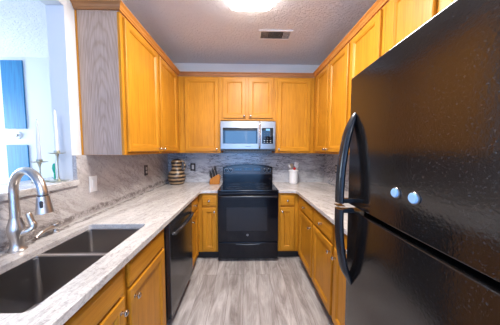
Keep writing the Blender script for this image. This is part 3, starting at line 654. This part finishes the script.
# ------------------------------------------------------------ ceiling fixture and vent
t = thing('ceiling_light', 'lit rectangular ceiling light with rounded corners at the top of the view', 'light', (0.02, -1.62, CZ))
bm = BM(); zt = CZ - 0.0005
def rr3(x0, x1, y0, y1, r, z): return [(x, y, z) for x, y in rrect(x0, x1, y0, y1, r, 6)]
rings(bm, [rr3(-0.182, 0.198, -1.99, -1.215, 0.05, zt), rr3(-0.182, 0.198, -1.99, -1.215, 0.05, zt-0.018)]); obj('base', bm, WHITEP, t)
bm = BM(); rings(bm, [rr3(-0.187, 0.203, -1.995, -1.205, 0.055, zt-0.0185), rr3(-0.187, 0.203, -1.995, -1.205, 0.055, zt-0.045), rr3(-0.172, 0.188, -1.98, -1.220, 0.05, zt-0.068), rr3(-0.14, 0.156, -1.945, -1.255, 0.04, zt-0.080)]); obj('diffuser', bm, DIFF, t)
area('ceiling_lamp_light', (0.02, -1.62, CZ-0.10), (0, 0, 0), 0.36, 0.66, 50, (1.0, 0.95, 0.89)).parent = None
t = thing('ceiling_vent', 'white rectangular air vent in the ceiling behind the lit fixture', 'vent', (0.305, -0.74, CZ))
bm = BM(); X0, X1, Y0, Y1 = 0.118, 0.490, -0.835, -0.650; zt = CZ - 0.0005; f_ = 0.022
box(bm, X0, X1, Y0, Y0+f_, zt-0.010, zt, 0.002); box(bm, X0, X1, Y1-f_, Y1, zt-0.010, zt, 0.002); box(bm, X0, X0+f_, Y0+f_, Y1-f_, zt-0.010, zt, 0.002); box(bm, X1-f_, X1, Y0+f_, Y1-f_, zt-0.010, zt, 0.002)
obj('frame', bm, WHITEP, t)
bm = BM(); box(bm, X0+f_, X1-f_, Y0+f_, Y1-f_, zt-0.0015, zt-0.0005); obj('duct', bm, KICK, t)
def louvre(x0, x1, along, tilt):
    bm = BM()
    if along == 'x':
        k = Y0+f_+0.012
        while k < Y1-f_-0.006:
            rings(bm, [[(x, k, zt-0.010), (x, k+0.0015, zt-0.010), (x, k+0.0015+tilt, zt-0.003), (x, k+tilt, zt-0.003)] for x in (x0, x1)]); k += 0.0135
    else:
        k = x0+0.006
        while k < x1-0.004:
            rings(bm, [[(k, y, zt-0.010), (k+0.0015, y, zt-0.010), (k+0.0015+tilt, y, zt-0.003), (k+tilt, y, zt-0.003)] for y in (Y0+f_, Y1-f_)]); k += 0.013
    obj('louvre', bm, WHITEP, t, smooth=False)
louvre(X0+f_+0.002, X0+0.100, 'y', 0.004); louvre(X0+0.105, X1-0.105, 'x', 0.011); louvre(X1-0.100, X1-f_-0.002, 'y', -0.004)

# ------------------------------------------------------------ outlets and switches
def plate(name, lab, face, X0, u, z, w, h, m, inner):
    F = fp(face, X0); t = thing(name, lab, 'outlet' if 'outlet' in name else 'switch', F(u, 0.0005, z-h/2), 'wall plates on the stone splash')
    bm = BM(); rs = [[F(u-w/2+i, n, z-h/2+i), F(u+w/2-i, n, z-h/2+i), F(u+w/2-i, n, z+h/2-i), F(u-w/2+i, n, z+h/2-i)] for i, n in ((0, 0.0005), (0, 0.004), (0.003, 0.0065))]
    rings(bm, rs); obj('cover_plate', bm, m, t)
    for (dz, iw, ih, im, nm) in inner:
        bm = BM(); rs = [[F(u-iw/2+i, n, z+dz-ih/2+i), F(u+iw/2-i, n, z+dz-ih/2+i), F(u+iw/2-i, n, z+dz+ih/2-i), F(u-iw/2+i, n, z+dz+ih/2-i)] for i, n in ((0, 0.0066), (0, 0.009), (0.002, 0.010))]
        rings(bm, rs); s = obj(nm, bm, im, t)
        if nm == 'socket':
            bm = BM()
            for du in (-0.006, 0.006):
                a = [F(u+du-0.001, 0.0101, z+dz-0.003), F(u+du+0.001, 0.0101, z+dz-0.003), F(u+du+0.001, 0.0101, z+dz+0.006), F(u+du-0.001, 0.0101, z+dz+0.006)]
                b = [F(u+du-0.001, 0.0105, z+dz-0.003), F(u+du+0.001, 0.0105, z+dz-0.003), F(u+du+0.001, 0.0105, z+dz+0.006), F(u+du-0.001, 0.0105, z+dz+0.006)]
                rings(bm, [a, b])
            obj('slots', bm, GREYINK, s)
plate('light_switch', 'white rocker switch plate on the left splash below the cabinet end', 'L', XL, -1.505, 1.150, 0.074, 0.125, WHITEP, [(0, 0.034, 0.068, WHITEP, 'rocker')])
plate('wall_outlet', 'dark brown outlet with two pale sockets on the left splash', 'L', XL, -0.685, 1.172, 0.074, 0.124, BRPLATE, [(-0.021, 0.030, 0.028, SOCKET, 'socket'), (0.021, 0.030, 0.028, SOCKET, 'socket')])
plate('light_switch', 'dark framed switch with a pale rocker on the back splash beside the striped jug', 'B', 0.0, -0.857, 1.153, 0.078, 0.118, BRPLATE, [(0, 0.034, 0.068, SOCKET, 'rocker')])
plate('wall_outlet', 'dark outlet on the right splash just left of the refrigerator handle', 'R', XR, -0.417, 1.163, 0.072, 0.116, BRPLATE, [(-0.021, 0.030, 0.028, SOCKET, 'socket'), (0.021, 0.030, 0.028, SOCKET, 'socket')])

# ------------------------------------------------------------ things on the counters
cx, cy, cz = -1.052, -0.170, 0.9146
t = thing('striped_jug', 'tan pottery jug with dark brown stripes in the back left corner', 'jug', (cx, cy, cz))
bm = BM(); lathe(bm, (cx, cy, cz), [(0.001, 0.000), (0.093, 0.000), (0.102, 0.013), (0.117, 0.054), (0.125, 0.102), (0.124, 0.134), (0.110, 0.177), (0.078, 0.214), (0.069, 0.241), (0.071, 0.273), (0.077, 0.310), (0.077, 0.332), (0.065, 0.351), (0.047, 0.364), (0.040, 0.367), (0.033, 0.362), (0.032, 0.321), (0.001, 0.321)], 32); obj('body', bm, JUG, t)
bm = BM(); tube(bm, spline([(cx+0.060, cy-0.02, cz+0.335), (cx+0.105, cy-0.035, cz+0.338), (cx+0.130, cy-0.04, cz+0.290), (cx+0.128, cy-0.04, cz+0.235), (cx+0.098, cy-0.03, cz+0.190)], 6), 0.011, 12, 1.4); obj('handle', bm, JUG, t)
# knife block leaning back, knives
kx, ky = -0.492, -0.175
t = thing('knife_block', 'slanted wooden knife block on the counter left of the range', 'knife block', (kx, ky, cz))
bm = BM(); hw = 0.046
pf = [(-0.070, 0.0), (0.072, 0.0), (0.084, 0.118), (0.050, 0.146), (-0.062, 0.078)]
rings(bm, [[(kx+x, ky+y_, cz+z) for x, z in pf] for y_ in (-hw, hw)]); bmesh.ops.bevel(bm, geom=list(bm.edges), offset=0.004, segments=2, affect='EDGES'); obj('block', bm, KNIFEW, t)
dirv = Vector((-0.24, 0, 0.95)).normalized(); face_n = Vector((-0.068, 0, 0.112)).normalized()
spots = []
for r_, (a_, cnt) in enumerate(((0.16, 4), (0.50, 4), (0.84, 3))):
    for c_ in range(cnt):
        p = Vector((kx - 0.062 + a_*0.112, ky + (c_-(cnt-1)/2)*0.023, cz + 0.078 + a_*0.068)) + face_n*0.0016
        spots.append((p, 0.085 + 0.014*r_ + 0.012*((c_*7+r_*3) % 3)))
rows = ['lowest row', 'middle row', 'topmost row']
kn = 0
for r_, cnt in enumerate((4, 4, 3)):
    for c_ in range(cnt):
        p, ln = spots[kn]; kn += 1
        dv = (dirv + Vector((0, (c_-(cnt-1)/2)*0.04, 0))).normalized()
        pos = ['nearest', 'second nearest', 'third nearest', 'farthest'][c_] if cnt == 4 else ['nearest', 'middle', 'farthest'][c_]
        bm = BM(); tube(bm, [p+dv*s for s in (0.0, 0.004, 0.010, ln*0.5, ln*0.85, ln)], [0.0065, 0.0095, 0.0085, 0.0100, 0.0110, 0.0075], 10, 1.0)
        k_ = tag(obj('knife', bm, DARKM), f'black-handled knife, {pos} in the {rows[r_]} of the wooden block', 'knife', 'knives in the wooden block')
        bm = BM(); q = p+dv*(ln*0.35)+Vector((0, -0.0075, 0)); lathe(bm, q, [(0.0005, 0), (0.002, 0), (0.002, 0.0015), (0.0005, 0.0016)], 8, '-Y'); obj('rivet', bm, STEEL, k_)
# utensil crock
ux, uy = 0.700, -0.115
bm = BM(); lathe(bm, (ux, uy, cz), [(0.001, 0), (0.060, 0), (0.064, 0.005), (0.065, 0.02), (0.065, 0.178), (0.070, 0.181), (0.075, 0.186), (0.075, 0.204), (0.070, 0.209), (0.060, 0.209), (0.058, 0.200), (0.058, 0.010), (0.001, 0.010)], 32)
tag(obj('utensil_crock', bm, CERAM), 'white ceramic utensil crock on the counter right of the range', 'crock')
def utensil(name, lab, b, tp, m, head, hm=None):
    b, tp = Vector(b)+Vector((ux, uy, cz)), Vector(tp)+Vector((ux, uy, cz))
    t = thing(name, lab, 'utensil', tuple(b), 'utensils in the white crock')
    bm = BM(); tube(bm, [b, (b+tp)/2, tp], [0.004, 0.0045, 0.004], 8); obj('handle', bm, m, t)
    bm = BM(); d_ = (tp-b).normalized(); s_ = Vector((1, 0, 0)); s_ = (s_ - d_*s_.dot(d_)).normalized(); n_ = d_.cross(s_)
    rs = []
    for k, wd in head:
        rs.append([tp + d_*k + s_*wd*math.cos(2*PI*i/12) + n_*0.004*math.sin(2*PI*i/12) for i in range(12)])
    rings(bm, rs); obj('head', bm, hm or m, t)
SP = [(-0.008, 0.004), (0.005, 0.014), (0.022, 0.026), (0.040, 0.028), (0.055, 0.020), (0.062, 0.008)]
FL = [(-0.008, 0.004), (0.004, 0.024), (0.008, 0.030), (0.060, 0.033), (0.066, 0.028)]
utensil('spatula', 'pale grey spatula leaning left in the white crock', (0.038, -0.02, 0.012), (-0.060, -0.022, 0.245), WHITEINK, [(-0.008, 0.004), (0.004, 0.012), (0.040, 0.014), (0.046, 0.010)])
utensil('slotted_turner', 'white turner leaning right in the crock', (-0.02, 0.03, 0.012), (0.040, 0.030, 0.255), WHITEP, FL, CERAM)
utensil('red_spoon', 'red silicone spoon low in the middle of the crock', (0.0, 0.008, 0.012), (0.004, -0.034, 0.205), RED, [(-0.008, 0.004), (0.004, 0.014), (0.022, 0.021), (0.034, 0.019), (0.042, 0.008)])
utensil('wooden_spoon', 'pale wooden spoon standing at the back of the crock', (-0.012, 0.015, 0.012), (-0.02, 0.040, 0.240), LIGHTW, SP)
utensil('ladle', 'grey ladle leaning far right out of the crock', (-0.024, 0.006, 0.012), (0.054, 0.008, 0.240), WHITEINK, [(-0.008, 0.004), (0.004, 0.014), (0.020, 0.022), (0.034, 0.018), (0.040, 0.006)])

# ------------------------------------------------------------ candlesticks on the ledge
def candlestick(x, y, h, ch, hl, cl):
    z = 1.2034
    t = thing('candlestick', hl, 'candlestick', (x, y, z), 'brass candlesticks on the ledge')
    bm = BM(); lathe(bm, (x, y, z), [(0.001, 0), (0.046, 0), (0.047, 0.003), (0.040, 0.006), (0.016, 0.010), (0.008, 0.018), (0.0045, 0.040), (0.0042, h*0.6), (0.007, h-0.040), (0.011, h-0.028), (0.012, h-0.0225), (0.001, h-0.022)], 28); obj('stem', bm, BRASS, t)
    bm = BM(); lathe(bm, (x, y, z), [(0.001, h-0.0218), (0.026, h-0.0218), (0.042, h-0.017), (0.044, h-0.014), (0.039, h-0.0155), (0.018, h-0.0175), (0.001, h-0.0175)], 28); obj('drip_pan', bm, BRASS, t)
    bm = BM(); lathe(bm, (x, y, z), [(0.001, h-0.0173), (0.016, h-0.0173), (0.017, h-0.002), (0.018, h), (0.001, h)], 20); obj('cup', bm, BRASS, t)
    bm = BM(); lathe(bm, (x, y, z+h+0.0003), [(0.001, 0), (0.0115, 0), (0.0105, ch*0.4), (0.0075, ch*0.85), (0.005, ch*0.97), (0.001, ch)], 16)
    c = tag(obj('taper_candle', bm, WAX), cl, 'candle', 'white taper candles')
    bm = BM(); tube(bm, [(x, y, z+h+ch), (x+0.001, y, z+h+ch+0.008)], 0.001, 6); obj('wick', bm, GREYINK, c)
candlestick(-1.405, -1.735, 0.150, 0.255, 'short brass candlestick, farther left on the granite ledge', 'white taper candle in the shorter brass candlestick')
candlestick(-1.300, -1.722, 0.208, 0.270, 'tall brass candlestick beside the right jamb of the pass-through', 'white taper candle in the taller brass candlestick')

# ------------------------------------------------------------ room beyond
for z0, z1, lab in ((1.722, 2.690, 'tall blue board on the far white wall, the upper of two'), (0.90, 1.485, 'blue board on the far white wall, the lower one behind the faucet')):
    bm = BM(); xc = -3.375
    box(bm, -3.535, -3.235, -0.118, -0.1005, z0, z1, 0.001)
    tag(obj('blue_board', bm, BLUEP), lab, 'wall panel', 'blue boards on the far wall')
t = thing('wall_dial', 'small round white dial between the two blue boards', 'dial', (-3.37, -0.105, 1.60))
bm = BM(); lathe(bm, (-3.37, -0.1005, 1.625), [(0.001, 0), (0.052, 0), (0.052, 0.012), (0.045, 0.020), (0.001, 0.0201)], 24, '-Y'); obj('backplate', bm, WHITEP, t)
bm = BM(); lathe(bm, (-3.37, -0.1208, 1.625), [(0.001, 0), (0.024, 0), (0.022, 0.02), (0.001, 0.0201)], 20, '-Y'); obj('turn_knob', bm, SOCKET, t)
bm = BM(); lathe(bm, (-1.440, -1.600, 1.2036), [(0.001, 0), (0.011, 0), (0.007, 0.012), (0.006, 0.040), (0.010, 0.055), (0.014, 0.078), (0.011, 0.100), (0.006, 0.112), (0.001, 0.114)], 20)
tag(obj('green_ornament', bm, GREEN), 'small green glass ornament seen between the two candlesticks', 'ornament')
